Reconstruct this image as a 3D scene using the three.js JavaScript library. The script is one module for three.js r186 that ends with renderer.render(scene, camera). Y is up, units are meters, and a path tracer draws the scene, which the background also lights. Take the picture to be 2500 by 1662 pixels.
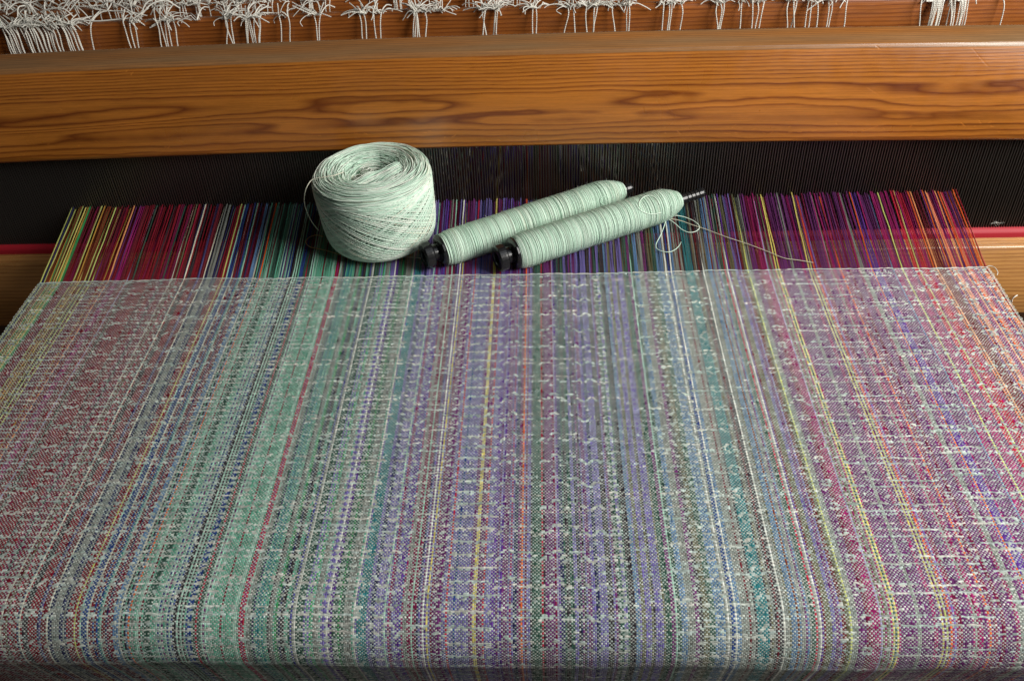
import * as THREE from 'three';
import { toCreasedNormals } from 'three/addons/utils/BufferGeometryUtils.js';
import { ImprovedNoise } from 'three/addons/math/ImprovedNoise.js';
import { RectAreaLightUniformsLib } from 'three/addons/lights/RectAreaLightUniformsLib.js';

// ------------------------------------------------------------------ camera, light, exposure
const scene = new THREE.Scene();
const V = (x, y, z) => new THREE.Vector3(x, y, z);
const FOCAL = 1899, CX = 1250, CY = 831;                     // the photograph's own pixels (2500 x 1662), 18 mm lens
const CAM = V(0, 0.36707, 0);
const RIGHT = V(0.99894238, -0.03944553, -0.0236255), DOWN = V(-0.01153812, -0.71243839, 0.70163981), FWD = V(-0.04450826, -0.70062515, -0.71214003);
const camera = new THREE.PerspectiveCamera(2 * Math.atan(CY / FOCAL) * 180 / Math.PI, 1024 / 680, 0.02, 30);
camera.position.copy(CAM);
camera.quaternion.setFromRotationMatrix(new THREE.Matrix4().makeBasis(RIGHT, DOWN.clone().negate(), FWD.clone().negate()));
camera.setFocalLength && (camera.filmGauge = 23.7, camera.setFocalLength(18.0), camera.fov = 2 * Math.atan(CY / FOCAL) * 180 / Math.PI);
camera.focus = 0.55; camera.userData.fStop = 11;
camera.updateProjectionMatrix(); camera.updateMatrixWorld(true);

scene.background = new THREE.Color().setRGB(0.016, 0.017, 0.018);   // the dim room round the loom
RectAreaLightUniformsLib.init();
function areaLight(x, y, z, tx, ty, tz, w, h, strength, r, g, b) {
  const l = new THREE.RectAreaLight(new THREE.Color().setRGB(r, g, b), strength, w, h);
  l.position.set(x, y, z); l.lookAt(tx, ty, tz); scene.add(l); return l;
}
areaLight(0.96, 0.66, -0.1, 0.05, 0.0, -0.5, 0.62, 0.72, 15, 1.0, 0.97, 0.92);        // window on the right
areaLight(0.8, 1.5, -0.1, 0.0, 0.0, -0.45, 1.0, 0.8, 0.9, 0.88, 0.95, 1.0);     // added soft fill, overhead to the right
const renderer = new THREE.WebGLRenderer({ antialias: true });
renderer.setSize(1024, 680);
renderer.toneMapping = THREE.LinearToneMapping;
renderer.toneMappingExposure = 1.0;
renderer.shadowMap.enabled = true;

// ------------------------------------------------------------------ helpers
let seed = 7;
const rnd = () => { seed = (seed + 0x6D2B79F5) | 0; let t = Math.imul(seed ^ (seed >>> 15), 1 | seed); t = (t + Math.imul(t ^ (t >>> 7), 61 | t)) ^ t; return ((t ^ (t >>> 14)) >>> 0) / 4294967296; };
const ru = (a, b) => a + (b - a) * rnd();
const pick = (a) => a[Math.floor(rnd() * a.length)];
const perlin = new ImprovedNoise();
const nz = (x, y = 0, z = 0) => perlin.noise(x + 71.3, y + 13.7, z + 5.1);
const s2l = (c) => { c /= 255; return c <= 0.04045 ? c / 12.92 : ((c + 0.055) / 1.055) ** 2.4; };
const lin = (r, g, b) => [s2l(r), s2l(g), s2l(b)];
const l2s = (c) => { c = Math.min(1, Math.max(0, c)); return 255 * (c <= 0.0031308 ? 12.92 * c : 1.055 * c ** (1 / 2.4) - 0.055); };
const ray = (px, py) => V(0, 0, 0).addScaledVector(RIGHT, px - CX).addScaledVector(DOWN, py - CY).addScaledVector(FWD, FOCAL);
function onY(px, py, y = 0) { const d = ray(px, py); return CAM.clone().addScaledVector(d, (y - CAM.y) / d.y); }
function onZ(px, py, z) { const d = ray(px, py); return CAM.clone().addScaledVector(d, (z - CAM.z) / d.z); }
function onTube(px, py, a, b, r) {                           // nearest point on the round surface about the line a-b
  const d = ray(px, py).normalize(), u = b.clone().sub(a).normalize();
  const oc = CAM.clone().sub(a), dp = d.clone().addScaledVector(u, -d.dot(u)), op = oc.clone().addScaledVector(u, -oc.dot(u));
  const A = dp.dot(dp), B = dp.dot(op), C = op.dot(op) - r * r, D = B * B - A * C;
  const t = D > 0 ? (-B - Math.sqrt(D)) / A : -B / A;
  return CAM.clone().addScaledVector(d, t);
}
const taken = {};
function numbered(n) { taken[n] = (taken[n] ?? -1) + 1; return taken[n] ? `${n}_${String(taken[n]).padStart(3, '0')}` : n; }
function tag(o, label, category, group, kind) {
  o.userData.label = label; if (category) o.userData.category = category;
  if (group) o.userData.group = group; if (kind) o.userData.kind = kind; return o;
}
function thing(name, label, category, group) { const o = new THREE.Group(); o.name = numbered(name); scene.add(o); return tag(o, label, category, group); }
function part(name, geo, mat, parent, kind) {
  const m = new THREE.Mesh(geo, mat); m.name = name; m.castShadow = m.receiveShadow = true;
  if (kind) m.userData.kind = kind; parent.add(m); return m;
}
class Builder {                                              // collects tubes and boxes into one geometry
  constructor() { this.p = []; this.n = []; this.c = []; this.i = []; }
  tube(pts, r, sides = 5, color = null, closed = false) {    // r and color may be functions of t
    const N = pts.length, base = this.p.length / 3; let up = null;
    for (let k = 0; k < N; k++) {
      const a = pts[closed ? (k + N - 1) % N : Math.max(0, k - 1)], b = pts[closed ? (k + 1) % N : Math.min(N - 1, k + 1)];
      const t = b.clone().sub(a).normalize();
      if (!up) { up = Math.abs(t.y) < 0.9 ? V(0, 1, 0) : V(0, 0, 1); }
      up = up.clone().addScaledVector(t, -up.dot(t)).normalize();
      const s = t.clone().cross(up), f = k / (N - 1), R = typeof r === 'function' ? r(f) : r, C = typeof color === 'function' ? color(f) : color;
      for (let j = 0; j < sides; j++) {
        const q = (j / sides) * Math.PI * 2, cx = Math.cos(q), sx = Math.sin(q);
        const nx = up.x * cx + s.x * sx, ny = up.y * cx + s.y * sx, nzz = up.z * cx + s.z * sx;
        this.p.push(pts[k].x + nx * R, pts[k].y + ny * R, pts[k].z + nzz * R); this.n.push(nx, ny, nzz);
        if (C) this.c.push(C[0], C[1], C[2]);
      }
    }
    const L = closed ? N : N - 1;
    for (let k = 0; k < L; k++) for (let j = 0; j < sides; j++) {
      const a = base + k * sides + j, b = base + k * sides + (j + 1) % sides, k2 = (k + 1) % N, c = base + k2 * sides + j, d = base + k2 * sides + (j + 1) % sides;
      this.i.push(a, b, c, b, d, c);
    }
    if (!closed) for (const [k, flip] of [[0, 1], [N - 1, 0]]) for (let j = 1; j < sides - 1; j++) { const o = base + k * sides; flip ? this.i.push(o, o + j + 1, o + j) : this.i.push(o, o + j, o + j + 1); }
    return this;
  }
  geo() {
    const g = new THREE.BufferGeometry();
    g.setAttribute('position', new THREE.Float32BufferAttribute(this.p, 3)); g.setAttribute('normal', new THREE.Float32BufferAttribute(this.n, 3));
    if (this.c.length) g.setAttribute('color', new THREE.Float32BufferAttribute(this.c, 3));
    g.setIndex(this.i); return g;
  }
}
const curve = (pts, n) => new THREE.CatmullRomCurve3(pts, false, 'centripetal').getPoints(n);
function texture(w, h, fn, srgb = true) {                    // fn(x, y, out) fills linear rgb(a)
  const d = new Uint8Array(w * h * 4), o = [0, 0, 0, 1];
  for (let y = 0; y < h; y++) for (let x = 0; x < w; x++) {
    o[3] = 1; fn(x, y, o); const k = (y * w + x) * 4;
    for (let c = 0; c < 3; c++) d[k + c] = srgb ? l2s(o[c]) : Math.min(255, Math.max(0, o[c] * 255));
    d[k + 3] = o[3] * 255;
  }
  const t = new THREE.DataTexture(d, w, h, THREE.RGBAFormat); t.magFilter = t.minFilter = THREE.LinearFilter; t.wrapS = t.wrapT = THREE.ClampToEdgeWrapping;
  if (srgb) t.colorSpace = THREE.SRGBColorSpace; t.needsUpdate = true; return t;
}

// ------------------------------------------------------------------ wood: growth rings of a flat-sawn pine board
function woodMaterial({ w = 1.3, h = 0.16, W = 2048, H = 320, mid = 0.04, wid = 0.012, sTop = 0.0023, sMid = 0.010, sBot = 0.0052, aMid = 2.9, a0 = 0.45, seed: sd = 0, light = [0.5, 0.172, 0.024], dark = [0.15, 0.03, 0.0045], wear = 0, rough = 0.36, grey = 9 }) {
  const lut = [0]; for (let k = 1; k <= 600; k++) { const y = k / 600 * h, q = Math.min(1, Math.max(0, (y - mid + wid) / (2 * wid))), sp = sBot + (sTop - sBot) * q + sMid * Math.exp(-(((y - mid) / wid) ** 2)); lut.push(lut[k - 1] + h / 600 / sp); }
  const late = (x, y) => {                                   // 0 early wood .. 1 late wood
    const yy = Math.min(h * 0.998, Math.max(0, y + 0.004 * nz(x * 1.7, sd) + 0.0012 * nz(x * 7, sd + 2))) / h * 600, k = Math.floor(yy);
    const g = lut[k] + (lut[k + 1] - lut[k]) * (yy - k), m = Math.exp(-(((y - mid) / wid) ** 2) * 0.8);
    const G = g + (a0 + aMid * m) * (nz(x * 2.4, y * (12 + 30 * m), sd + 9) + 0.5 * nz(x * 6.5, y * 50, sd + 20)) + 0.22 * nz(x * 21, y * 60, sd) + 0.12 * nz(x * 60, y * 160, sd + 7);
    let f = G * (1 + 0.0) + 0.18 * nz(G * 0.9, sd) ; f -= Math.floor(f);
    const st = 0.55 + 0.45 * nz(Math.floor(G) * 3.7, x * 2, sd);
    return Math.min(1, (f < 0.8 ? (f / 0.8) ** 3.6 : 1 - ((f - 0.8) / 0.2) ** 0.8) * (0.55 + 0.6 * st));
  };
  const flecks = []; const keep = seed; seed = 991 + sd * 77;
  for (let k = 0; k < wear * 150; k++) flecks.push([ru(0, w), ru(0.1, 1) < 0.7 ? wear * 0.012 + ru(0.005, 0.014) : ru(0.01, h * 0.9), ru(0.001, 0.004), ru(-0.8, 0.8), ru(0.3, 1)]);
  for (let k = 0; k < wear * 26; k++) flecks.push([ru(0, w), ru(0.02, h * 0.75), ru(0.004, 0.02), pick([ru(-0.15, 0.15), ru(-1.2, 1.2)]), ru(0.2, 0.6)]);
  seed = keep;
  const mark = new Float32Array(W * H);
  for (const [fx, fy, fl, fa, s] of flecks) for (let q = -1; q <= 1; q += 0.02) {
    const x = Math.round((fx + Math.cos(fa) * fl * q * 0.5) / w * W), y = Math.round((fy + Math.sin(fa) * fl * q * 0.5) / h * H);
    if (x >= 0 && x < W && y >= 0 && y < H) mark[y * W + x] = s;
  }
  const map = texture(W, H, (px, py, o) => {
    const x = px / W * w, y = py / H * h, e = late(x, y), fib = 0.2 * nz(x * 14, y * 900, sd) + 0.16 * nz(x * 50, y * 1900, sd) + 0.08 * nz(x * 260, y * 3400, sd), big = 0.22 * nz(x * 3, y * 22, sd + 31) + 0.12 * nz(x * 11, y * 50, sd + 40);
    const m = mark[py * W + px] * 0.35, sheenMix = y > grey ? 0.62 + 0.5 * nz(x * 9, y * 90, sd) : 0;  // upper band blends towards a painted sheen tone
    for (let c = 0; c < 3; c++) { o[c] = (light[c] + (dark[c] - light[c]) * e) * (1 + fib + big); o[c] += (light[c] * 1.6 - o[c]) * m; o[c] += ([0.27, 0.165, 0.08][c] * (1 + fib) - o[c]) * sheenMix; }
  });
  const bump = texture(W, H, (px, py, o) => { const x = px / W * w, y = py / H * h; o[0] = o[1] = o[2] = 0.5 + 0.16 * late(x, y) + 0.10 * nz(x * 90, y * 1800, sd) - 0.3 * mark[py * W + px]; }, false);
  const gloss = texture(512, 64, (px, py, o) => { o[0] = o[1] = o[2] = rough * (1 + 0.45 * nz(px * 0.05, py * 0.12, sd) + 0.25 * nz(px * 0.3, py * 0.4, sd)); }, false);
  return new THREE.MeshPhysicalMaterial({ map, bumpMap: bump, bumpScale: 0.0004, roughness: 1, roughnessMap: gloss, clearcoat: 0.7, clearcoatRoughness: 0.24 });
}
// a bar along x with a rounded outline; outline corners [y, z, radius] go round it seen from the end
function barGeometry(corners, x0, x1, nx, place, uw = 1.3, uh = 0.16, uOff = 0, vOff = 0) {
  const P = []; const n = corners.length;
  for (let k = 0; k < n; k++) {
    const [y, z, r] = corners[k], [ay, az] = corners[(k + n - 1) % n], [by, bz] = corners[(k + 1) % n];
    const a = new THREE.Vector2(ay - y, az - z).normalize(), b = new THREE.Vector2(by - y, bz - z).normalize();
    for (let q = 0; q <= 6; q++) { const t = q / 6, s = (1 - t) ** 2, m = t * t; P.push([y + a.x * r * s + b.x * r * m, z + a.y * r * s + b.y * r * m]); }
  }
  P.push(P[0]);
  let len = 0; const arc = P.map((p, k) => (len += k ? Math.hypot(p[0] - P[k - 1][0], p[1] - P[k - 1][1]) : 0));
  const pos = [], uv = [], idx = [];
  for (let i = 0; i <= nx; i++) { const x = x0 + (x1 - x0) * i / nx; P.forEach((p, k) => { const v = place(x, p[0], p[1]); pos.push(v.x, v.y, v.z); uv.push((x - x0 + uOff) / uw, (arc[k] + vOff) / uh); }); }
  const M = P.length;
  for (let i = 0; i < nx; i++) for (let k = 0; k < M - 1; k++) { const a = i * M + k, b = a + 1, c = a + M, d = c + 1; idx.push(a, c, b, b, c, d); }
  for (const i of [0, nx]) { const c0 = pos.length / 3; const v = place(i ? x1 : x0, corners.reduce((s, c) => s + c[0], 0) / n, corners.reduce((s, c) => s + c[1], 0) / n); pos.push(v.x, v.y, v.z); uv.push(0.5, 0.5); for (let k = 0; k < M - 1; k++) i ? idx.push(c0, i * M + k, i * M + k + 1) : idx.push(c0, k + 1, k); }
  const g = new THREE.BufferGeometry(); g.setAttribute('position', new THREE.Float32BufferAttribute(pos, 3)); g.setAttribute('uv', new THREE.Float32BufferAttribute(uv, 2)); g.setIndex(idx);
  return toCreasedNormals(g, 0.6);
}

// ------------------------------------------------------------------ where things stand
const ZF = -0.4424, ZR = -0.5425, LEAN = Math.tan(9.1 * Math.PI / 180);   // fell of the cloth, reed at warp height, lean of the beater
const XL = -0.3832, XR = 0.3168, RL = -0.4025, RR = 0.3325;               // cloth edges at the fell, warp edges at the reed
const reedZ = (y) => ZR - y * LEAN;
const slay = (x, y, f) => V(x, y - f * 0.158, reedZ(y) + f * 0.987);      // x along, y up the reed, f in front of the reed's plane

// ------------------------------------------------------------------ the beater: hand rail, reed, lower rail
const beater = thing('loom_beater', 'varnished pine loom beater with steel reed standing behind the yarn ball', 'loom beater');
const BX0 = -0.68, BX1 = 0.62;
function beamY(px, py, f) { let y = 0.1; for (let k = 0; k < 20; k++) y = onZ(px, py, reedZ(y) + f).y; return y; }
const FB = 0.014, yLow = beamY(1300, 345, FB) - 0.0055, yTop = beamY(1300, 101, FB) - 0.0048, BK = -0.011;

const bow = (x) => -0.0065 * ((x + 0.03) / 0.5) ** 2;          // the hand rail is slightly crowned
const arcTop = (FB - BK) + (yTop - yLow) - 0.018 - 0.0015;       // from here up the top face's dull sheen is painted into the colour

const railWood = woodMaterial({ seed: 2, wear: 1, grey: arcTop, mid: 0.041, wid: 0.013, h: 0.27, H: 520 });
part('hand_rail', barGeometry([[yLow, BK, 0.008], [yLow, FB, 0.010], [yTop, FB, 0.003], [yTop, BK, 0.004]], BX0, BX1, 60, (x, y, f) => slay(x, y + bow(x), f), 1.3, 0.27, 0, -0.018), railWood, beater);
const reed = part('reed', barGeometry([[yLow + 0.0005, -0.006, 0.002], [yLow + 0.0005, 0.006, 0.002], [yLow + 0.012, 0.006, 0.001], [yLow + 0.012, -0.006, 0.001]], BX0, BX1, 4, (x, y, f) => slay(x, y + bow(x), f)), new THREE.MeshStandardMaterial({ color: new THREE.Color().setRGB(0.3, 0.012, 0.02), roughness: 0.55 }), beater);
const yTapeTop = (beamY(2450, 556, 0.007) + beamY(30, 606, 0.007)) / 2; 
{
  const pitch = (RR - RL) / 354, b = new Builder(), pos = [], nor = [], idx = [];
  for (let k = -130; k < 354 + 130; k++) {
    const x = RL + (k + 0.5) * pitch + ru(-0.00008, 0.00008); if (x < BX0 + 0.01 || x > BX1 - 0.01) continue;
    const w = 0.00028, tw = ru(-0.00012, 0.00012), lo = yTapeTop - 0.006, hi = yLow + 0.004 + bow(x), base = pos.length / 3;
    const c = []; for (const y of [lo, hi]) for (const [dx, f] of [[-w + tw, 0.0035], [w + tw, 0.0035], [w - tw, -0.0035], [-w - tw, -0.0035]]) c.push(slay(x + dx, y, f));
    for (const [p, q, n] of [[0, 1, [0, 0, 1]], [1, 2, [1, 0, 0]], [2, 3, [0, 0, -1]], [3, 0, [-1, 0, 0]]]) {
      const o = pos.length / 3; for (const v of [c[p], c[q], c[q + 4], c[p + 4]]) { pos.push(v.x, v.y, v.z); nor.push(...n); } idx.push(o, o + 1, o + 2, o, o + 2, o + 3);
    }
  }
  const g = new THREE.BufferGeometry(); g.setAttribute('position', new THREE.Float32BufferAttribute(pos, 3)); g.setAttribute('normal', new THREE.Float32BufferAttribute(nor, 3)); g.setIndex(idx);
  part('reed_wires', g, new THREE.MeshStandardMaterial({ color: new THREE.Color().setRGB(0.2, 0.18, 0.165), roughness: 0.38, metalness: 0.9 }), reed, 'stuff');
}
// red tape round the reed's lower edge, then the rail it stands in
part('reed_tape', barGeometry([[yTapeTop - 0.0095, -0.006, 0.002], [yTapeTop - 0.0095, 0.007, 0.002], [yTapeTop, 0.007, 0.003], [yTapeTop, -0.006, 0.003]], BX0, BX1, 4, slay), new THREE.MeshStandardMaterial({ color: new THREE.Color().setRGB(0.4, 0.009, 0.022), roughness: 0.6 }), reed);
const lowWood = woodMaterial({ seed: 6, mid: 0.2, sBot: 0.0036, light: [0.47, 0.225, 0.066], dark: [0.25, 0.09, 0.022], h: 0.27, H: 400 });
const yLT = yTapeTop - 0.0065, yLB = yLT - 0.066;
part('lower_rail', barGeometry([[yLB, -0.03, 0.004], [yLB, 0.018, 0.004], [yLT, 0.018, 0.005], [yLT, -0.03, 0.004]], BX0, BX1, 6, slay, 1.3, 0.27), lowWood, beater);

// ------------------------------------------------------------------ heddle shafts
const BAR_Z = [-0.655, -0.688, -0.721, -0.754], BAR_H = 0.045, BAR_T = 0.009;
const yBar = onZ(1250, 30, BAR_Z[0]).y;

const shaftNames = ['front', 'second', 'third', 'rear'];
BAR_Z.forEach((z, k) => {
  const s = thing('heddle_shaft', `${['frontmost', 'second', 'third', 'rearmost'][k]} pine heddle bar ${['just behind the beater rail', 'behind the frontmost heddle bar', 'between the second and rearmost bars', 'behind three other heddle bars'][k]}`, 'heddle bar');
  const wood = woodMaterial({ seed: 11 + k * 5, mid: 0.1, sBot: 0.0034, light: [0.38, 0.118, 0.022], dark: [0.13, 0.026, 0.005], h: 0.12, H: 220, rough: 0.42 });
  const y = yBar + [0, 0.0, 0.0005, 0.001][k];
  part('wooden_bar', barGeometry([[y - BAR_H, z - BAR_T, 0.002], [y - BAR_H, z, 0.002], [y, z, 0.003], [y, z - BAR_T, 0.003]], -0.75, 0.75, 8, (x, yy, zz) => V(x, yy + 0.003 * (1 - (x / 0.45) ** 2), zz), 1.5, 0.12), wood, s);
});
const barTop = (x) => yBar + 0.003 * (1 - (x / 0.45) ** 2);

// heddles: white cords that rise in front of a bar and fold over its top, with their cut tails
const cordMat = new THREE.MeshStandardMaterial({ color: new THREE.Color().setRGB(0.84, 0.82, 0.74), roughness: 0.9 });
const CORD = 0.00058;
function plied(pts, r) {                                     // two plies twisted round each other
  const b = new Builder(), turns = 1 / 0.0032; let s = 0; const A = [], B = []; let up = V(0.3, 0.2, 1);
  pts.forEach((p, k) => {
    const t = pts[Math.min(k + 1, pts.length - 1)].clone().sub(pts[Math.max(0, k - 1)]).normalize(); if (k) s += p.distanceTo(pts[k - 1]);
    up = up.clone().addScaledVector(t, -up.dot(t)).normalize(); const sd = t.clone().cross(up), q = s * turns * Math.PI * 2;
    const o = up.clone().multiplyScalar(Math.cos(q)).addScaledVector(sd, Math.sin(q)).multiplyScalar(r * 0.55);
    A.push(p.clone().add(o)); B.push(p.clone().sub(o));
  });
  b.tube(A, r * 0.62, 4); b.tube(B, r * 0.62, 4); return b;
}
function resample(pts, step) { const c = new THREE.CatmullRomCurve3(pts, false, 'centripetal'); return c.getSpacedPoints(Math.max(3, Math.round(c.getLength() / step))); }
function heddle(row, pxBottom, pxTop, label, group, flop = 0) {
  const z = BAR_Z[row] + 0.0022 + ru(0, 0.0012), yRef = row ? barTop(0) + 0.0005 : beamYTop;
  const h = thing('heddle', label, 'heddle cord', group);
  const xb = onZ(pxBottom, row ? 40 : 78, z).x, xt = onZ(pxTop, row ? 26 : 28, z).x, top = barTop(xt);
  const far = ru(0.006, 0.02), sx = flop || ru(-0.012, 0.012);
  const pts = [V(xb + ru(-0.003, 0.003), top - 0.20, z - 0.004), V(xb + ru(-0.002, 0.002), top - 0.09, z), V(xb, top - 0.035, z + 0.0015), V((xb + xt) / 2 + ru(-0.001, 0.001), top - 0.018, z + 0.002 + ru(0, 0.002)), V(xt, top - 0.004, z + 0.0015), V(xt + sx * 0.18, top + 0.0018, z - 0.002), V(xt + sx * 0.6, top + 0.003 + ru(0, 0.003), z - 0.006 - far * 0.4), V(xt + sx, top + ru(0.002, 0.007), z - 0.006 - far)];
  part('cord', plied(resample(pts, 0.0009), CORD).geo(), cordMat, h);
  const nt = pick([1, 2, 2, 3, 4]);
  for (let k = 0; k < nt; k++) {                             // cut tails of the knot
    const a = V(xt + ru(-0.001, 0.001), top + 0.001, z), dx = ru(-1, 1) * ru(0.008, 0.026), dz = ru(-0.016, 0.006), dy = ru(-0.007, 0.010);
    part('tail', plied(resample([a, a.clone().add(V(dx * 0.45, 0.0025 + dy * 0.2, dz * 0.4 + 0.001)), a.clone().add(V(dx, dy, dz))], 0.0009), CORD * 0.92).geo(), cordMat, h);
  }
  return h;
}
const beamYTop = yTop;
const L1 = 'white twisted cord heddle looped over the frontmost wooden bar', G1 = 'single heddles on the frontmost bar';
for (const [b, t] of [[208, 203], [312, 290], [316, 303], [319, 316], [386, 374], [391, 381], [399, 391], [405, 398], [421, 416], [538, 546], [560, 556], [566, 543], [589, 592], [592, 596], [612, 600], [616, 604], [620, 612], [623, 626], [622, 628], [671, 679], [699, 701], [769, 766], [773, 775], [883, 878], [886, 889], [920, 910], [923, 926], [1005, 1009], [1009, 1014], [1012, 1017], [1029, 1018], [1033, 1040], [1171, 1182], [1192, 1178], [1194, 1208], [1203, 1209], [1209, 1213], [1304, 1300], [1307, 1310], [1373, 1388], [1406, 1401], [1440, 1430], [1443, 1450], [1445, 1456], [1502, 1495], [1528, 1530], [1532, 1537], [1616, 1619], [1631, 1634], [1635, 1639], [1658, 1666], [1752, 1747], [1755, 1761], [1758, 1766], [1806, 1808], [1831, 1836], [1842, 1850], [1849, 1860], [1922, 1919], [1924, 1940], [1941, 1935], [1966, 1968], [1969, 1977], [1990, 1994], [2012, 2020], [2020, 2028], [2057, 2062], [2245, 2242], [2432, 2442]]) heddle(0, b, t, L1, G1, b === 2432 ? -0.02 : 0);
for (let k = 0; k < 34; k++) { const x = 6 + k * 5.4 + ru(-1.5, 1.5) + (k > 7 ? 4 : 0) + (k > 24 ? 12 : 0); if (x < 195) heddle(0, x, x - 22 + ru(-3, 3), 'white cord heddle in the dense bunch at the left end of the frontmost bar', 'bunched heddles at the left', ru(-0.03, -0.01)); }
for (const [a, b, dx] of [[2258, 2284, 12], [2309, 2322, 4], [2328, 2349, 8]]) for (let x = a; x <= b; x += 3.6) heddle(0, x, x + dx + ru(-1, 1), 'white cord heddle in the thick bundle toward the right end of the frontmost bar', 'bundled heddles at the right', ru(-0.01, 0.004));
const L2 = 'white cord heddle folded over the second wooden bar, its foot hidden by the frontmost bar', G2 = 'heddles on the second bar';
for (const x of [226, 246, 262, 281, 288, 328, 404, 441, 450, 453, 484, 488, 493, 512, 579, 584, 591, 653, 667, 742, 757, 761, 765, 783, 794, 810, 962, 968, 974, 980, 986, 1054, 1062, 1070, 1078, 1138, 1150, 1154, 1256, 1260, 1268, 1362, 1430, 1490, 1528, 1639, 1656, 1685, 1743, 1894, 1902, 1911, 2071, 2112, 2157, 2175, 2367, 2388]) heddle(1, x, x + ru(-4, 4), L2, G2);
const L3 = 'white cord heddle folded over the third wooden bar', G3 = 'heddles on the third bar';
for (let k = 0; k < 75; k++) { const c = pick([330, 360, 470, 505, 560, 600, 640, 700, 760, 880, 900, 960, 1010, 1050, 1180, 1230, 1370, 1420, 1440, 1600, 1760, 1800, 1850, 1950, 1980, 2260]) + ru(-14, 14); heddle(2, c, c + ru(-3, 3), L3, G3); }
{ // the tousled mass of slack cord ends lying over the bars at the left, and the tufts over the right bundle
  const mass = (label, n, gen, r) => { const b = new Builder(); for (let k = 0; k < n; k++) b.tube(curve(gen(k), 10), r * ru(0.8, 1.2), 4); const m = new THREE.Mesh(b.geo(), cordMat); m.name = numbered('slack_cords'); tag(m, label, 'cord tangle', null, 'stuff'); scene.add(m); };
  mass('tousled mass of slack white cord ends over the bars at the left', 420, () => {
    const x = -0.56 + 0.24 * rnd() ** 1.25, z = BAR_Z[0] - 0.105 * rnd(), top = barTop(x) + 0.002 + 0.02 * rnd() * (1 - (x + 0.56) / 0.3);
    const dx = ru(-0.045, -0.005) * pick([1, 1, 1, -0.6]), dz = ru(-0.035, 0.006), h = ru(0, 0.012);
    return [V(x, top, z), V(x + dx * 0.35 + ru(-0.004, 0.004), top + h, z + dz * 0.4), V(x + dx * 0.75, top + h * 0.9 + ru(-0.003, 0.003), z + dz * 0.8), V(x + dx + ru(-0.006, 0.006), top + ru(-0.002, 0.006), z + dz)];
  }, 0.00055);
  mass('tufts of slack cord ends above the heddle bundle at the right', 60, (k) => {
    const x = onZ(pick([2262, 2275, 2290, 2318, 2335, 2348]) + ru(-9, 9), 20, BAR_Z[0]).x, top = barTop(x) + 0.001;
    return [V(x, top - 0.003, BAR_Z[0] + 0.003), V(x + ru(-0.002, 0.002), top + 0.004, BAR_Z[0] - 0.003), V(x + ru(-0.006, 0.004), top + ru(0.003, 0.009), BAR_Z[0] - 0.014), V(x + ru(-0.012, 0.006), top + ru(0, 0.008), BAR_Z[0] - 0.03)];
  }, 0.00055);
  mass('loose trimmed cord ends tangled over the heddle bars along the top', 620, () => {
    const c = pick([320, 385, 410, 470, 545, 590, 618, 700, 760, 885, 920, 1010, 1035, 1070, 1180, 1205, 1305, 1380, 1410, 1445, 1505, 1530, 1620, 1650, 1755, 1810, 1845, 1930, 1970, 2010, 2055]) + ru(-13, 13), row = pick([0, 0, 1, 1, 2]), z = BAR_Z[row] + 0.002, x = onZ(c, 20, z).x, top = barTop(x) + 0.0005, l = ru(0.006, 0.022), a = ru(0, 6.3), e = ru(-0.006, 0.009);
    return [V(x, top, z), V(x + Math.cos(a) * l * 0.4, top + 0.003 + e * 0.3, z + Math.sin(a) * l * 0.3 - 0.002), V(x + Math.cos(a) * l * 0.8 + ru(-0.003, 0.003), top + 0.002 + e * 0.8, z + Math.sin(a) * l * 0.6 - 0.004), V(x + Math.cos(a) * l + ru(-0.003, 0.003), top + e, z + Math.sin(a) * l * 0.7 - 0.004)];
  }, 0.0004);
}

// ------------------------------------------------------------------ yarn colours of the warp, end by end
const YARN = { N: lin(44, 46, 84), G: lin(56, 146, 84), L: lin(192, 200, 116), Y: lin(214, 200, 112), O: lin(186, 142, 64), u: lin(116, 54, 32), r: lin(132, 24, 42), m: lin(108, 32, 44), w: lin(118, 26, 66), P: lin(104, 46, 104), p: lin(94, 54, 142), V: lin(110, 100, 160), B: lin(68, 68, 138), D: lin(42, 66, 128), s: lin(92, 124, 160), T: lin(50, 118, 124), M: lin(156, 200, 180), S: lin(96, 164, 138), c: lin(214, 214, 194), g: lin(128, 132, 126), o: lin(104, 102, 78), d: lin(56, 88, 76), K: lin(58, 52, 58), a: lin(146, 30, 96), C: lin(176, 34, 62), R: lin(216, 98, 44), h: lin(226, 158, 104), n: lin(208, 124, 102), l: lin(156, 146, 184), W: lin(222, 224, 214) };
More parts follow.
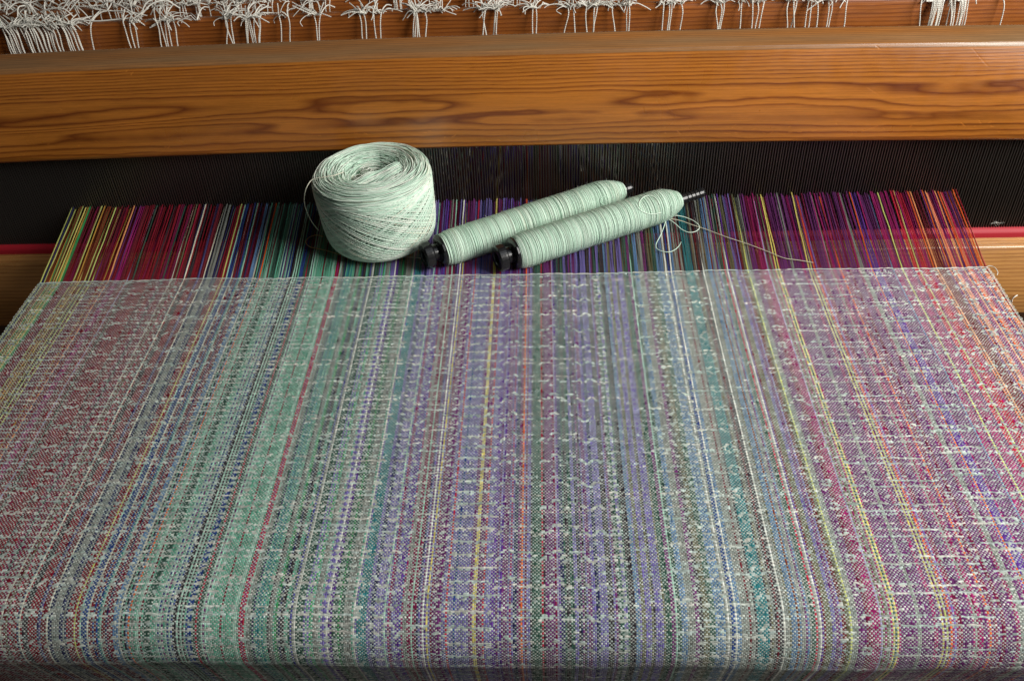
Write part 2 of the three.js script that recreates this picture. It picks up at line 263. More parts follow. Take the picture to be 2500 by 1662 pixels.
const ZONES = [[95, 'NN'], [103, 'LGGYu'], [118, 'LuOGu'], [150, 'rrmmw'], [180, 'umuKrO'], [232, 'rmmwr'], [280, 'waPrm'], [300, 'rmmdrr'], [340, 'rmrrwd'], [415, 'rmwr'], [445, 'KmrNmr'], [515, 'gNKgdm'], [545, 'rmrw'], [566, 'TsSDm'], [606, 'rwmNs'], [622, 'gKoSsM'], [660, 'MSdSgmSM'], [700, 'PSdMDSSK'], [760, 'SdmSMSdS'], [812, 'SSSMSd'], [852, 'SdTgKSM'], [885, 'KdGSgS'], [905, 'NgSdSKM'], [935, 'KdSGgV'], [966, 'VSpdgV'], [998, 'GdSVg'], [1035, 'KTdTgV'], [1062, 'VNpVPgB'], [1120, 'VpwPNV'], [1165, 'wVPVPp'], [1195, 'NBVVPV'], [1240, 'pVPVPV'], [1295, 'PVpNw'], [1330, 'KNVdpP'], [1400, 'NVPdKVg'], [1455, 'PVgVdK'], [1500, 'KdgVogs'], [1560, 'gdPgKs'], [1600, 'mgodgK'], [1632, 'ssgs'], [1645, 'gPDdsg'], [1690, 'ogTdgK'], [1735, 'ogdsg'], [1765, 'gdsPg'], [1800, 'PogPVm'], [1850, 'rPwPg'], [1880, 'aPowP'], [1900, 'aPgd'], [1925, 'aPwPgP'], [1975, 'PaPg'], [2006, 'aPaPwP'], [2050, 'aPaPwP'], [2085, 'PaPgw'], [2125, 'pPap'], [2150, 'PPaw'], [2190, 'aPamPa'], [2230, 'aCPPm'], [2270, 'aPhCPm'], [2300, 'aRPmPn'], [2340, 'nPhCPa'], [2380, 'hRPPn'], [2402, 'nRC']];
const ACCENT = '96L 104L 118O 128L 132Y 142L 147G 180L 187O 194Y 206L 211M 216L 227L 232P 256O 268h 273P 290c 316l 329d 360M 378K 413c 430c 434g 438o 446C 462c 484c 497V 510c 520g 538g 557L 568M 578M 582c 604M 627c 636c 643S 650R 657W 673M 683M 696M 708P 716M 724D 736M 766C 772M 779P 783M 842C 844a 846C 851M 862N 879T 909N 928B 935W 952S 966W 989W 1015W 1035W 1048M 1060M 1077l 1084M 1091a 1106M 1111c 1115a 1131M 1151W 1156Y 1189C 1200D 1233Y 1236Y 1250C 1262p 1295a 1302l 1313R 1321w 1329K 1332d 1349C 1354l 1361M 1372w 1376l 1387l 1394c 1405M 1411M 1433c 1452l 1458M 1463M 1468V 1478M 1495c 1515W 1521M 1528c 1540W 1548W 1563M 1569M 1590W 1597W 1617W 1626W 1632s 1637s 1650W 1663W 1676l 1686m 1700W 1706W 1710T 1715T 1723W 1731m 1742W 1748W 1763u 1772W 1781s 1792C 1798W 1803p 1828g 1847L 1861l 1884c 1890c 1897l 1903a 1914Y 1921Y 1971g 1974M 1993Y 1998L 2006R 2010V 2045g 2066R 2080W 2106W 2123W 2141R 2188s 2212L 2228c 2249L 2285R 2290h 2320R 2330h 2352h 2362R 2372C 2384R 2392P 2400h 2405r';
const NE = 720, PT = NE / 4, ends = [];
{
  let i = 0; const fx = (k) => 95 + (k / NE) * 2315;
  while (i < NE) { let z = ZONES[0]; for (const q of ZONES) if (fx(i) >= q[0]) z = q; let c = YARN[pick(z[1].split(''))], run = pick([1, 1, 2, 2, 3]); if (c[1] > 0.3) { run = 1; if (rnd() < 0.35) { c = YARN[pick(z[1].split(''))]; } } for (let k = 0; k < run && i < NE; k++) ends[i++] = c; }
  for (const a of ACCENT.split(' ')) { const k = Math.round((parseInt(a) - 95) / 2315 * NE), c = YARN[a[a.length - 1]], n = 1; for (let q = 0; q < n; q++) if (k + q >= 0 && k + q < NE && !(('cWMlg'.includes(a[a.length - 1])) && rnd() < (k > 335 ? 0.85 : k < 100 ? 0.6 : 0.4))) ends[k + q] = c; }
}
const endTone = ends.map(() => ru(0.85, 1.15));

// ------------------------------------------------------------------ the cloth
const cloth = thing('woven_cloth', 'rainbow striped handwoven cloth with pale weft stretched across the loom', 'woven cloth');
const NP = 372, LEN = 0.365, TILES = 4, PX = 6, PY = 5, TW = PT * PX, TH = NP * PY;
// the threading draws zigzag lines of weft floats on a plain ground: bands of ends share one figure, shifted against their neighbours
const bands = [], bandOf = new Int32Array(NE);
{
  let i = 0, ph = 4;
  while (i < NE) {
    const n = Math.min(NE - i, pick([8, 10, 12, 14, 18, 24, 30]));
    ph += pick([0, 0, 0, 1, -1, 8, 0]);
    bands.push({ a: i, n, ph, per: pick([4, 5, 5, 6, 7]), A: pick([0.5, 0.8, 1, 1.3]), gap: pick([3, 4, 4, 5]), rep: pick([16, 16, 16, 8, 8]), dash: rnd() < 0.5 ? pick([3, 4, 5]) : 0, tie: rnd() < 0.9 });
    for (let k = 0; k < n; k++) bandOf[i + k] = bands.length - 1; i += n;
  }
}
const tri = (x) => 2 * Math.abs(2 * (x - Math.floor(x + 0.5))) - 1;
function warpUp(i, j) {
  const b = bands[bandOf[i]], k = i - b.a, z = b.A * tri(k / b.per + 0.13 * nz(i * 0.05, 3)), md = (v) => ((Math.round(v) % b.rep) + b.rep) % b.rep, plain = ((i + j) & 1) === 0;
  const drop = (i * 7919 + j * 104729) % 11 === 0 || (b.tie && k % b.per === 0);
  if (!drop && (md(j + b.ph + z) === 0 || md(j + b.ph + b.gap - z) === 0)) return false;
  if (b.dash && k % (b.dash * 2) === b.dash && md(j + b.ph + 7) < 6) return md(j + b.ph + 7) % 4 !== 3;
  const h = hash(i, j);   // hand weaving: skipped and slipped crossings
  return plain ? h > 0.03 : h > 0.97;
}
const hash = (i, j) => { let h = Math.imul(i + 17, 374761393) ^ Math.imul(j + 5, 668265263); h = Math.imul(h ^ (h >>> 13), 1274126177); return ((h ^ (h >>> 16)) >>> 0) / 4294967296; };
const pickTone = [], pickShift = []; for (let j = 0; j < NP; j++) { pickTone.push(ru(0.72, 1.0)); pickShift.push(ru(0, 100)); }
const WEFT = [lin(214, 222, 212), lin(202, 218, 212), lin(226, 226, 216), lin(190, 210, 200)];
const clothMats = [];
for (let t = 0; t < TILES; t++) {
  const up = new Uint8Array(PT * NP); for (let j = 0; j < NP; j++) for (let i = 0; i < PT; i++) up[j * PT + i] = warpUp(t * PT + i, j) ? 1 : 0;
  const cell = (x, y) => { const gx = x + t * TW, wob = 0.4 * nz(gx * 0.011, y * 0.006) + 0.7 * nz(gx * 0.055, y * 0.045); const ii = Math.min(PT - 1, Math.floor(x / PX)), jf = Math.min(NP - 1e-3, Math.max(0, y / PY + wob)), jj = Math.floor(jf); return [ii, jj, ((x % PX) + 0.5) / PX, jf - jj]; };
  const U = (i, j) => (i < 0 || i > PT - 1 || j < 0 || j >= NP) ? ((i + j) & 1) === 0 : up[j * PT + i] === 1;
  const wfloat = (i, j) => !U(i, j) && (!U(i - 1, j) || !U(i + 1, j));   // weft passing over two ends or more lies full and proud
  const kindAt = (i, j, fx, fy) => {                         // 0 weft, 1 warp, 2 the gap between yarns
    if (wfloat(i, j)) return 0;
    if (U(i, j)) return 1;
    return fy < 0.76 ? 0 : fx < 0.25 ? 2 : 1;   // on the plain ground the weft shows as small dots between fuller warp ends
  };
  const map = texture(TW, TH, (x, y, o) => {
    const [ii, jj, fx, fy] = cell(x, y), i = t * PT + ii; let c, s;
    const k = kindAt(ii, jj, fx, fy);
    if (k === 2) { o[3] = 0; c = ends[i]; s = 1; }
    else if (k === 1) { c = ends[i]; s = endTone[i] * (0.72 + 0.56 * hash(i + 900, jj)) * (0.8 + 0.4 * hash((i >> 1) + 40, jj >> 1)) * (1 + 0.22 * nz(i * 3.1, y * 0.02)); }
    else { const w = nz((i + pickShift[jj] * 7) * 0.02, jj * 3.7) * 0.5 + 0.5; c = WEFT[w < 0.36 ? 3 : w < 0.5 ? 1 : w < 0.66 ? 0 : 2]; s = pickTone[jj] * (0.62 + 0.6 * hash(i + 300, jj + 77)) * (0.74 + 0.32 * hash((i >> 1) + 70, jj >> 1)) * (1 + 0.1 * nz(x * 0.4, jj * 2.2) + 0.4 * nz(i * 0.13 + pickShift[jj], jj * 1.9)); }
    o[0] = c[0] * s; o[1] = c[1] * s; o[2] = c[2] * s;
  });
  const bump = texture(TW, TH, (x, y, o) => {
    const [ii, jj, fx, fy] = cell(x, y), u = up[jj * PT + ii]; let h;
    if (u) { const pu = jj > 0 && up[(jj - 1) * PT + ii], pd = jj < NP - 1 && up[(jj + 1) * PT + ii]; const along = (fy < 0.5 ? pu : pd) ? 1 : 1 - (2 * fy - 1) ** 2 * 0.7; h = (1 - (2 * fx - 1) ** 2 * 0.8) * along; }
    else { const l = ii > 0 && !up[jj * PT + ii - 1], r = ii < PT - 1 && !up[jj * PT + ii + 1]; const along = (fx < 0.5 ? l : r) ? 1 : 1 - (2 * fx - 1) ** 2 * 0.7; h = (1 - (2 * fy - 1) ** 2 * 0.8) * along * ((l || r) ? 1.15 : 1); }
    o[0] = o[1] = o[2] = 0.85 * h;
  }, false);
  clothMats.push(new THREE.MeshPhysicalMaterial({ map, bumpMap: bump, bumpScale: 0.00022, alphaTest: 0.5, roughness: 1, specularIntensity: 0.25 }));
}
const ZB = -0.192, RB = 0.027;                               // where the cloth turns down over the breast beam
function clothPoint(u, s) {                                  // u across 0..1, s metres from the fell
  const flat = (ZB - ZF), turn = RB * Math.PI / 2 * 1.03, x = XL + (XR - XL) * u + 0.0009 * nz(s * 30, u > 0.5 ? 9 : 2) * (Math.abs(u - 0.5) > 0.49 ? 1 : 0);
  const wav = 0.0012 * nz(u * 5, s * 9) + 0.0004 * nz(u * 17, s * 30);
  if (s < flat) return V(x, wav * Math.min(1, s / 0.03), ZF + s + Math.max(0, 1 - s / 0.03) * (0.0030 * nz(u * 4, 3) + 0.0016 * nz(u * 17, 3) + 0.0006 * nz(u * 70, 8)));
  if (s < flat + turn) { const a = (s - flat) / RB; return V(x, -RB + Math.cos(a) * RB + wav, ZB + Math.sin(a) * RB); }
  return V(x, -RB - (s - flat - turn), ZB + RB - wav * 1.5 - 0.12 * (s - flat - turn));
}
{
  const pos = [], uv = [], idx = [], g = new THREE.BufferGeometry(), SU = 24, SV = 150; let first = 0;
  for (let t = 0; t < TILES; t++) {
    const base = pos.length / 3;
    for (let a = 0; a <= SU; a++) for (let b = 0; b <= SV; b++) { const u = (t + a / SU) / TILES, s = LEN * b / SV, p = clothPoint(u, s); pos.push(p.x, p.y, p.z); uv.push(a / SU, b / SV); }
    for (let a = 0; a < SU; a++) for (let b = 0; b < SV; b++) { const k = base + a * (SV + 1) + b; idx.push(k, k + 1, k + SV + 1, k + 1, k + SV + 2, k + SV + 1); }
    g.addGroup(first, idx.length - first, t); first = idx.length;
  }
  g.setAttribute('position', new THREE.Float32BufferAttribute(pos, 3)); g.setAttribute('uv', new THREE.Float32BufferAttribute(uv, 2)); g.setIndex(idx); g.computeVertexNormals();
  part('woven_web', g, clothMats, cloth);
}
// the open warp between the cloth and the reed, and on behind it
const yarnMat = new THREE.MeshPhysicalMaterial({ vertexColors: true, roughness: 0.85, specularIntensity: 0.4 });
{
  const b = new Builder();
  for (let i = 0; i < NE; i++) {
    const u = (i + 0.5) / NE, x0 = XL + (XR - XL) * u, dent = Math.floor(u * 354), ud = (dent + 0.5 + ((u * 354 - dent) - 0.5) * 0.62) / 354, x1 = RL + (RR - RL) * ud;
    const layer = pick([0.0008, -0.0003, -0.0014, -0.0028]) + ru(-0.0004, 0.0004), c = ends[i], lum = c[0] * 0.3 + c[1] * 0.6 + c[2] * 0.1, r = 0.000195 + 0.00002 * Math.sqrt(Math.min(1, lum * 1.6)) + ru(0, 0.00004), t = endTone[i];
    const P = []; for (const f of [-0.03, 0.0, 0.12, 0.3, 0.5, 0.7, 0.88, 1]) { P.push(V(x0 + (x1 - x0) * f + (f > 0 && f < 1 ? ru(-0.00022, 0.00022) : 0), (f > 0 ? layer * f : -0.0006 * (f < 0)) + (f > 0.1 && f < 1 ? ru(-0.0002, 0.0002) : 0), ZF + (ZR - ZF) * f)); }
    P.push(V(x1, layer * 2.4, -0.66));
    for (const o of [-1, 1]) b.tube(P.map((p) => p.clone().add(V(o * 0.00024 + ru(-0.00004, 0.00004), ru(-0.0001, 0.0001), 0))), r, 4, (f) => { const v = t * (1 + 0.25 * nz(i * 2.3, f * 6)); return [c[0] * v, c[1] * v, c[2] * v]; });
  }
  part('warp_threads', b.geo(), yarnMat, cloth, 'stuff');
  // the last shots of weft at the fell, and the turns of the weft at the two edges
  const w = new Builder(), wc = (f) => { const q = WEFT[Math.floor((nz(f * 60, 4) * 0.5 + 0.5) * 3.99)]; return q; };
  for (let k = 0; k < 2; k++) {
    const P = []; for (let i = 0; i <= NE; i += 1) { const u = i / NE, p = clothPoint(u, 0.0002); const wp = nz(u * 190, k * 5) ; P.push(V(p.x, 0.00016 + 0.00028 * Math.sign(Math.sin(i * 0.7 + 6 * nz(u * 40, k))) * (0.6 + 0.4 * wp), p.z - 0.0003 - k * 0.0006 + 0.0002 * wp)); }
    w.tube(P, 0.00024, 4, wc);
  }
  part('last_weft', w.geo(), yarnMat, cloth);
  const e = new Builder();
  for (const side of [0, 1]) for (let s = 0.001; s < 0.3; s += 0.0029) {
    const p = clothPoint(side, s), o = side ? 1 : -1, q = clothPoint(side, s + 0.0016), out = ru(0.0004, 0.0011) * (rnd() < 0.05 ? 2 : 1);
    e.tube(curve([p.clone().add(V(-o * 0.001, 0.0003, 0)), p.clone().add(V(o * out, 0.0001, 0.0002)), q.clone().add(V(o * out, 0, -0.0002)), q.clone().add(V(-o * 0.001, 0.0003, 0))], 6), 0.00022, 4, pick(WEFT));
  }
  const p = clothPoint(1, 0.0005); e.tube(curve([p.clone().add(V(-0.002, 0.0005, 0)), p.clone().add(V(0.0015, 0.0012, -0.001)), p.clone().add(V(0.004, 0.001, 0.001)), p.clone().add(V(0.0045, 0.0003, 0.0055)), p.clone().add(V(0.003, 0, 0.008))], 12), 0.00024, 5, WEFT[2]);
  part('selvedge_turns', e.geo(), yarnMat, cloth);
}

// ------------------------------------------------------------------ pale mint yarn of the ball and the bobbins
const MINT = [lin(220, 238, 222), lin(208, 234, 216), lin(234, 240, 228), lin(196, 226, 206), lin(232, 228, 208), lin(164, 204, 178)];
const mintAt = (a, b) => { const w = nz(a, b) * 0.5 + 0.5 + 0.22 * nz(a * 4.1, b * 3.3); return MINT[w < 0.15 ? 5 : w < 0.32 ? 3 : w < 0.48 ? 1 : w < 0.62 ? 0 : w < 0.78 ? 2 : 4]; };
const mintMat = new THREE.MeshPhysicalMaterial({ vertexColors: true, roughness: 0.78, sheen: 0.25, sheenRoughness: 0.5 });
const underMat = new THREE.MeshStandardMaterial({ color: new THREE.Color().setRGB(0.36, 0.5, 0.4), roughness: 0.9 });

// ------------------------------------------------------------------ the yarn ball
{
  const ball = thing('yarn_ball', 'pale mint ball of cross wound yarn standing on the warp threads', 'ball of yarn');
  const B = V(0, 0.0006, -0.4905);
  B.x = onZ(916, 475, B.z).x;
  ball.position.copy(B); ball.rotation.set(-0.06, 0.4, 0.015); ball.scale.set(0.985, 0.945, 0.985);
  const prof = [[0, 0.0015], [0.0310, 0.0006], [0.0370, 0.0024], [0.0408, 0.0072], [0.0425, 0.0145], [0.0433, 0.025], [0.0436, 0.037], [0.0440, 0.050], [0.0437, 0.0565], [0.0420, 0.0608], [0.039, 0.0626], [0.035, 0.0630], [0.0290, 0.0624], [0.0235, 0.0612], [0.0190, 0.0585], [0.0162, 0.055], [0.0150, 0.051], [0, 0.050]];
  const pc = new THREE.CatmullRomCurve3(prof.map(([r, y]) => V(r, y, 0)), false, 'centripetal'); const S = pc.getSpacedPoints(400);
  const at = (s) => { const k = Math.min(399.999, Math.max(0, s * 400)), a = Math.floor(k), f = k - a; return [S[a].x + (S[a + 1].x - S[a].x) * f, S[a].y + (S[a + 1].y - S[a].y) * f]; };
  part('inner_windings', new THREE.LatheGeometry(S.filter((_, k) => k % 8 === 0).map((p) => new THREE.Vector2(Math.max(0, p.x - 0.0007), p.y - (p.y > 0.055 ? 0.0006 : -0.0004))), 64), underMat, ball);
  const sAtY = (y) => { let best = 0; for (let k = 0; k < 240; k++) if (S[k].y <= y && S[k].x > 0.03) best = k; return best / 400; };
  const s0 = sAtY(0.003), s1 = sAtY(0.0605) + 0.02, b = new Builder();
  const N = 200;
  for (let k = 0; k < N; k++) {                              // each turn is a tilted ring: up to the shoulder on one side, down to the foot on the other
    const layer = k < 100 ? 0 : 1, th = (k % 100) * 2.39996 + layer * 0.0314 + ru(-0.012, 0.012), hi = s1 + ru(-0.025, 0.03), lo = s0 + ru(-0.005, 0.03), lift = 0.0001 + layer * 0.0005 + ru(0, 0.0003) , M = 60, P = [];
    const sk = ru(-0.06, 0.06);
    for (let q = 0; q < M; q++) { const a = q / M * Math.PI * 2, s = (hi + lo) / 2 + (hi - lo) / 2 * Math.cos(a + sk * Math.sin(a)), [r, y] = at(s); P.push(V(Math.cos(a + th) * (r + lift), y + (s > 0.5 ? lift * 0.5 : 0), Math.sin(a + th) * (r + lift))); }
    const o = ru(0, 50); b.tube(P, 0.00030 + ru(-0.00004, 0.00007), 4, (f) => mintAt(o + f * 2.2, k * 0.37), true);
  }
  part('cross_windings', b.geo(), mintMat, ball, 'stuff');
  const t = new Builder();
  for (let k = 0; k < 150; k++) {                            // the slack rings on top and down into the hollow
    const sb = s1 - 0.03 + (0.99 - s1) * (k / 150) * 0.82 + ru(-0.006, 0.006), M = 64, P = [], a1 = ru(0, 6.3), am = 0.0006 + 0.0022 * (k / 150), a2 = ru(0, 6.3), lf = ru(0, 0.0016);
    const part0 = rnd() < 0.3 ? ru(0.45, 0.9) : 1.02;
    for (let q = 0; q <= M * part0; q++) { const a = q / M * Math.PI * 2, [r, y] = at(sb); const rr = r + am * nz(Math.cos(a) * 1.6 + a1, Math.sin(a) * 1.6, 3 + k * 0.11) * 1.6 + 0.0006 * Math.sin(2 * a + a2); P.push(V(Math.cos(a + a2) * rr, y + lf + 0.0012 * nz(Math.cos(a) * 2 + a2, Math.sin(a) * 2, k * 0.2), Math.sin(a + a2) * rr)); }
    const o = ru(0, 50); t.tube(P, 0.00030 + ru(-0.00004, 0.00008), 4, (f) => mintAt(o + f * 2, k * 0.5));
  }
  for (let k = 0; k < 44; k++) {                             // a loosened skein that sags in a wave across the hollow
    const o = (k - 22) / 22 + ru(-0.15, 0.15), lf = ru(-0.001, 0.0015), w = 0.003 * nz(k * 0.31, 2), q = ru(-0.004, 0.004), P = curve([V(-0.024 + q, 0.0605 + lf, 0.006 + o * 0.006), V(-0.015 + q, 0.0585 + lf, 0.0135 + o * 0.007 + w), V(-0.004, 0.0585 + lf - 0.003 * o, 0.0125 + o * 0.008), V(0.007, 0.060 + lf, 0.009 + o * 0.008 + w), V(0.017 + q, 0.0615 + lf, 0.0075 + o * 0.007), V(0.026 + q, 0.0615, 0.001 + o * 0.006)], 26);
    t.tube(P, 0.0003, 4, (f) => mintAt(k * 0.13 + f, 9));
  }
  for (const [cx, cz, n] of [[-0.010, 0.001, 60], [-0.002, -0.008, 40]]) for (let k = 0; k < n; k++) { const a = ru(0, 6.3), e = ru(0.2, 1.2), r = 0.0055, P = []; for (let q = 0; q <= 8; q++) { const aa = a + q * 0.25; P.push(V(cx + Math.cos(aa) * r * Math.cos(e), 0.0535 + r * Math.sin(e) * 1.3, cz + Math.sin(aa) * r * Math.cos(e))); } t.tube(P, 0.00028, 4, MINT[2]); }
  for (let k = 0; k < 420; k++) { const [r, y] = at(ru(s0, s1 + 0.05)), a = ru(0, 6.3), l = ru(0.0008, 0.0026), e = a + ru(-0.05, 0.05), d = ru(-0.0015, 0.002); t.tube([V(Math.cos(a) * r, y, Math.sin(a) * r), V(Math.cos(a) * (r + l * 0.7), y + d * 0.5, Math.sin(a) * (r + l * 0.7)), V(Math.cos(e) * (r + l), y + d, Math.sin(e) * (r + l))], 0.00005, 3, MINT[2]); }
  part('top_windings', t.geo(), mintMat, ball, 'stuff');
  ball.updateMatrixWorld(true); const inv = ball.matrixWorld.clone().invert();
  const loose = (pts, n, col) => { const lb = new Builder(); lb.tube(curve(pts.map((p) => p.applyMatrix4(inv)), n), 0.00034, 6, () => col); part('loose_strand', lb.geo(), mintMat, ball); };
  loose([onY(838, 420, 0.063), onY(815, 428, 0.065), onY(785, 433, 0.064), onZ(762, 438, -0.478), onZ(749, 455, -0.475), onZ(742, 485, -0.476), onZ(748, 515, -0.478), onZ(762, 543, -0.48), onZ(777, 562, -0.482)], 40, MINT[4]);
  loose([onY(788, 577, 0.004), onY(770, 574, 0.002), onY(753, 580, 0.0015), onY(746, 590, 0.0012), onY(755, 602, 0.001), onY(775, 607, 0.001), onY(802, 613, 0.0012), onY(830, 622, 0.0015)], 30, lin(196, 170, 116));
  loose([onY(960, 590, 0.012), onY(1000, 599, 0.008), onY(1022, 603, 0.006), onY(1034, 607, 0.006)], 14, MINT[0]);
  loose([onY(975, 628, 0.001), onY(1005, 628, 0.001), onY(1042, 632, 0.0012)], 10, MINT[4]);
}

// ------------------------------------------------------------------ two weaving bobbins
const plastic = new THREE.MeshPhysicalMaterial({ color: new THREE.Color().setRGB(0.012, 0.012, 0.013), roughness: 0.2, specularIntensity: 1 });
const bobbinUnder = new THREE.MeshStandardMaterial({ color: new THREE.Color().setRGB(0.5, 0.63, 0.53), roughness: 0.9 });
function bobbin(label, A, Bp, yarnFrom, yarnTo, rMax, sd) {
  const o = thing('yarn_bobbin', label, 'bobbin', null), L = A.distanceTo(Bp);
  const d = Bp.clone().sub(A).normalize(), X = d, Y = V(0, 1, 0).addScaledVector(d, -d.y).normalize(), Z = X.clone().cross(Y);
  o.position.copy(A); o.quaternion.setFromRotationMatrix(new THREE.Matrix4().makeBasis(X, Y, Z));
  const lathe = (pts, seg = 40) => { const g = new THREE.LatheGeometry(pts.map(([x, r]) => new THREE.Vector2(Math.max(r, 0), x)), seg); g.rotateZ(-Math.PI / 2); return toCreasedNormals(g, 0.5); };
  const rE = 0.0104, rF = rMax - 0.0006;
  part('end_knob', lathe([[0.004, 0.0042], [0.0004, 0.0046], [0, 0.0052], [0, rE - 0.0012], [0.0009, rE - 0.0002], [0.0022, rE], [0.0048, rE], [0.0062, rE - 0.0003], [0.0072, rE - 0.0016], [0.0076, 0.0066], [0.0120, 0.0062]]), plastic, o);
  part('bore', lathe([[0.004, 0.0042], [0.03, 0.0040], [0.03, 0]]), plastic, o);
  part('flange', lathe([[0.0112, 0.0058], [0.0118, 0.009], [0.0126, rF - 0.001], [0.0135, rF], [0.0148, rF], [0.0152, rF - 0.0012], [0.0153, 0.004]]), plastic, o);
  const tip = [[0.0153, 0.0045], [L - 0.02, 0.0042]]; for (let k = 0; k < 4; k++) { const x = L - 0.0165 + k * 0.0036; tip.push([x - 0.0005, 0.0041], [x, 0.0037], [x + 0.0005, 0.0041]); } tip.push([L - 0.0016, 0.0040], [L - 0.0004, 0.0037], [L, 0.003], [L, 0.0022], [L - 0.008, 0.002], [L - 0.008, 0]);
  part('tube', lathe(tip, 28), plastic, o);
  const rad = (x) => { const f = Math.min(0.999, Math.max(0.001, (x - yarnFrom) / (yarnTo - yarnFrom))); const head = Math.min(1, f / 0.05), tail = Math.min(1, (1 - f) / 0.16); return (0.0055 + (rMax - 0.0055) * Math.sin(tail * Math.PI / 2) ** 0.75) * (0.86 + 0.14 * Math.sin(head * Math.PI / 2)) * (1 + 0.022 * nz(x * 90, sd) + 0.012 * nz(x * 260, sd)); };
  const body = []; for (let k = 0; k <= 60; k++) { const x = yarnFrom + (yarnTo - yarnFrom) * k / 60; body.push([x, rad(x) - 0.0004]); } body.unshift([yarnFrom, 0.004]); body.push([yarnTo, 0.004]);
  const yarn = part('wound_yarn', lathe(body, 36), bobbinUnder, o);
  const b = new Builder(), turns = Math.round((yarnTo - yarnFrom) / 0.00062);
  for (let layer = 0; layer < 2; layer++) {
    const P = [], SEG = 22, n = turns * SEG * (layer ? 0.42 : 1);
    for (let k = 0; k <= n; k++) {
      const a = k / SEG * Math.PI * 2; let f = k / n; f = f + 0.004 * nz(f * 130, sd + layer * 7) + (layer ? 0.05 * nz(f * 9, sd) : 0); f = Math.min(0.998, Math.max(0.002, f));
      const x = yarnFrom + (yarnTo - yarnFrom) * f + 0.0005 * nz(k * 0.05, sd, layer) * (1 + layer), r = rad(x) + layer * 0.0003 + 0.00022 * nz(k * 0.045, sd + 3);
      P.push(V(x, Math.cos(a) * r, Math.sin(a) * r));
    }
    b.tube(P, 0.00031, 4, (f) => mintAt(f * 90, sd + layer * 3.3).map((v, c) => 0.45 * v + 0.55 * MINT[1][c]));
  }
  for (let k = 0; k < 260; k++) { const x = ru(yarnFrom + 0.002, yarnTo - 0.004), a = ru(0, 6.3), r = rad(x), l = ru(0.0008, 0.0026), d = ru(-0.002, 0.002), e = a + ru(-0.12, 0.12); b.tube([V(x, Math.cos(a) * r, Math.sin(a) * r), V(x + d * 0.6, Math.cos(a) * (r + l * 0.7), Math.sin(a) * (r + l * 0.7)), V(x + d, Math.cos(e) * (r + l), Math.sin(e) * (r + l))], 0.00005, 3, MINT[2]); }
  part('yarn_turns', b.geo(), mintMat, yarn, 'stuff');
  o.updateMatrixWorld(true);
  const inv = o.matrixWorld.clone().invert();
  o.userData.strand = null;
  return { o, A, B: Bp, strand(pts, n, col = MINT[0]) { const s = new Builder(); s.tube(curve(pts.map((p) => p.applyMatrix4(inv)), n), 0.00034, 6, () => col); part('loose_strand', s.geo(), mintMat, o); } };
}
const R1 = 0.0129;
const a1 = onY(1033, 626, 0.0115), b1 = onY(1541, 457, 0.0115), a2 = onY(1212, 632, 0.0115), b2 = onY(1717, 469, 0.0115);

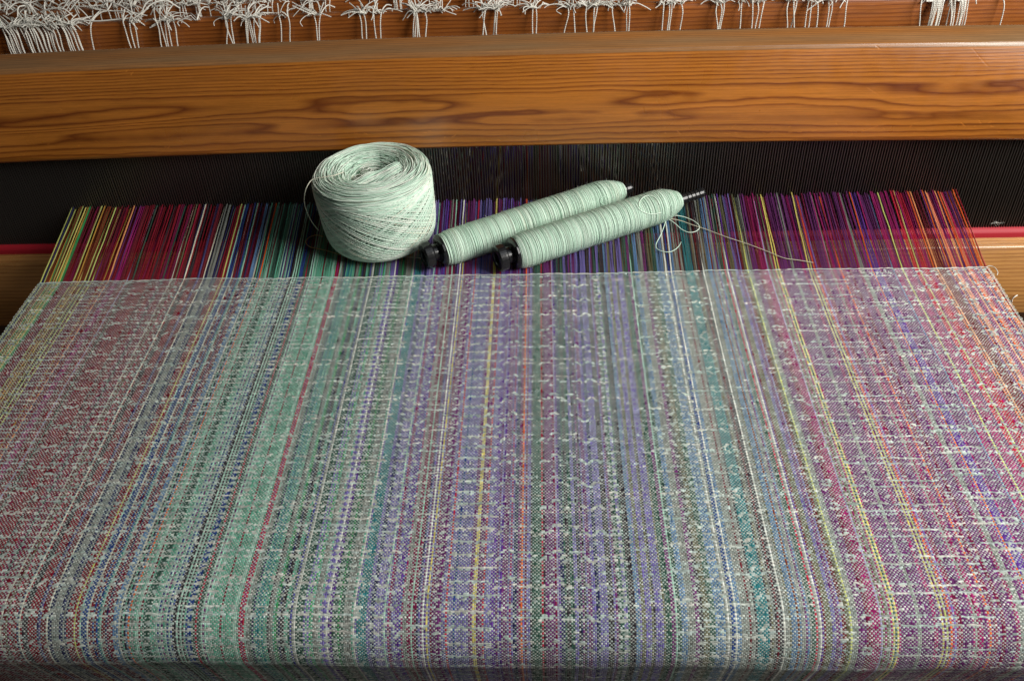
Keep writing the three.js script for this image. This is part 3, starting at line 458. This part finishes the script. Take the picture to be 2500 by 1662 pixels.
{
  const k1 = bobbin('rear mint yarn bobbin with knob end touching the yarn ball', a1, b1, 0.0156, a1.distanceTo(b1) - 0.008, R1, 1.7);
  k1.strand([onTube(1505, 480, a1, b1, 0.009), onY(1516, 484, 0.006), onY(1527, 491, 0.002)], 8);
  k1.strand([onTube(1478, 503, a1, b1, R1 + 0.0006), onTube(1466, 493, a1, b1, R1 + 0.0006), onTube(1470, 482, a1, b1, R1 + 0.0006), onTube(1484, 479, a1, b1, R1 + 0.0006)], 14, MINT[3]);
  const k2 = bobbin('front mint yarn bobbin with long bare black tip and trailing thread', a2, b2, 0.0156, a2.distanceTo(b2) - 0.0225, R1, 6.1);
  const on = (x, y, r = R1 + 0.0007) => onTube(x, y, a2, b2, r);
  k2.strand([on(1560, 505), on(1561, 494), on(1570, 482), on(1582, 477), on(1596, 480), on(1606, 490), on(1611, 500)], 24);
  k2.strand([on(1553, 498), on(1560, 510), on(1575, 519), on(1595, 523), on(1612, 519), onY(1626, 516, 0.010), onY(1638, 519, 0.008), onY(1640, 527, 0.005)], 26);
  const g = (x, y, h = 0.0016) => onY(x, y, h);
  k2.strand([g(1628, 532, 0.004), g(1640, 526, 0.004), g(1665, 528, 0.003), g(1690, 537, 0.002), g(1705, 548), g(1708, 556), g(1698, 565), g(1682, 567), g(1665, 560, 0.002), g(1648, 545, 0.003), g(1630, 533, 0.004)], 40);
  k2.strand([g(1630, 533, 0.004), g(1660, 538, 0.003), g(1694, 550, 0.002), g(1725, 560), g(1770, 577), g(1830, 597, 0.001), g(1880, 616, 0.001), g(1915, 630, 0.001), g(1950, 635, 0.0012), g(1986, 641, 0.0014)], 50, lin(206, 200, 176));
  k2.strand([g(1628, 528, 0.006), g(1624, 545, 0.004), g(1614, 572, 0.002), g(1602, 597), g(1604, 607), g(1616, 613), g(1634, 615), g(1650, 608), g(1660, 597, 0.003), g(1663, 590, 0.005)], 40, MINT[1]);
}

// ------------------------------------------------------------------ small scraps
{
  const b = new Builder(), c = (() => { let p = onZ(2436, 543, -0.545); for (let k = 0; k < 6; k++) p = onZ(2436, 543, reedZ(p.y) + 0.0045); return p; })();
  for (let k = 0; k < 40; k++) { const a = ru(0, 6.3), l = ru(0.001, 0.006); b.tube([c.clone(), c.clone().add(V(Math.cos(a) * l * 0.6, Math.sin(a) * l * 0.3, ru(0, 0.001))), c.clone().add(V(Math.cos(a + 0.4) * l, Math.sin(a + 0.4) * l * 0.5, ru(0, 0.001)))], 0.00003, 3); }
  const m = new THREE.Mesh(b.geo(), cordMat); m.name = 'lint_tuft'; tag(m, 'small pale tuft of lint caught on the dark reed wires near the right', 'lint'); scene.add(m);
  const t = new Builder(); t.tube(curve([onZ(2471, 737, -0.51), onZ(2474, 728, -0.509), onZ(2482, 722, -0.51), onZ(2490, 719, -0.515)], 8), 0.0005, 5);
  const q = new THREE.Mesh(t.geo(), cordMat); q.name = 'thread_scrap'; tag(q, 'short curved white thread end hanging under the lower rail at the right', 'thread'); scene.add(q);
}

// ------------------------------------------------------------------ the dim floor under the loom
{
  const m = new THREE.MeshStandardMaterial({ map: texture(256, 256, (x, y, o) => { const v = 1 + 0.3 * nz(x * 0.02, y * 0.3) + 0.2 * nz(x * 0.1, y * 0.9); o[0] = 0.10 * v; o[1] = 0.042 * v; o[2] = 0.018 * v; }), roughness: 0.6 });
  const f = new THREE.Mesh(new THREE.PlaneGeometry(5, 5), m); f.rotation.x = -Math.PI / 2; f.position.set(0, -0.75, -0.5); f.name = 'floor'; f.userData.kind = 'structure'; f.receiveShadow = true; scene.add(f);
}
scene.traverse((o) => { if (o.isMesh) o.castShadow = o.receiveShadow = true; });
renderer.render(scene, camera);
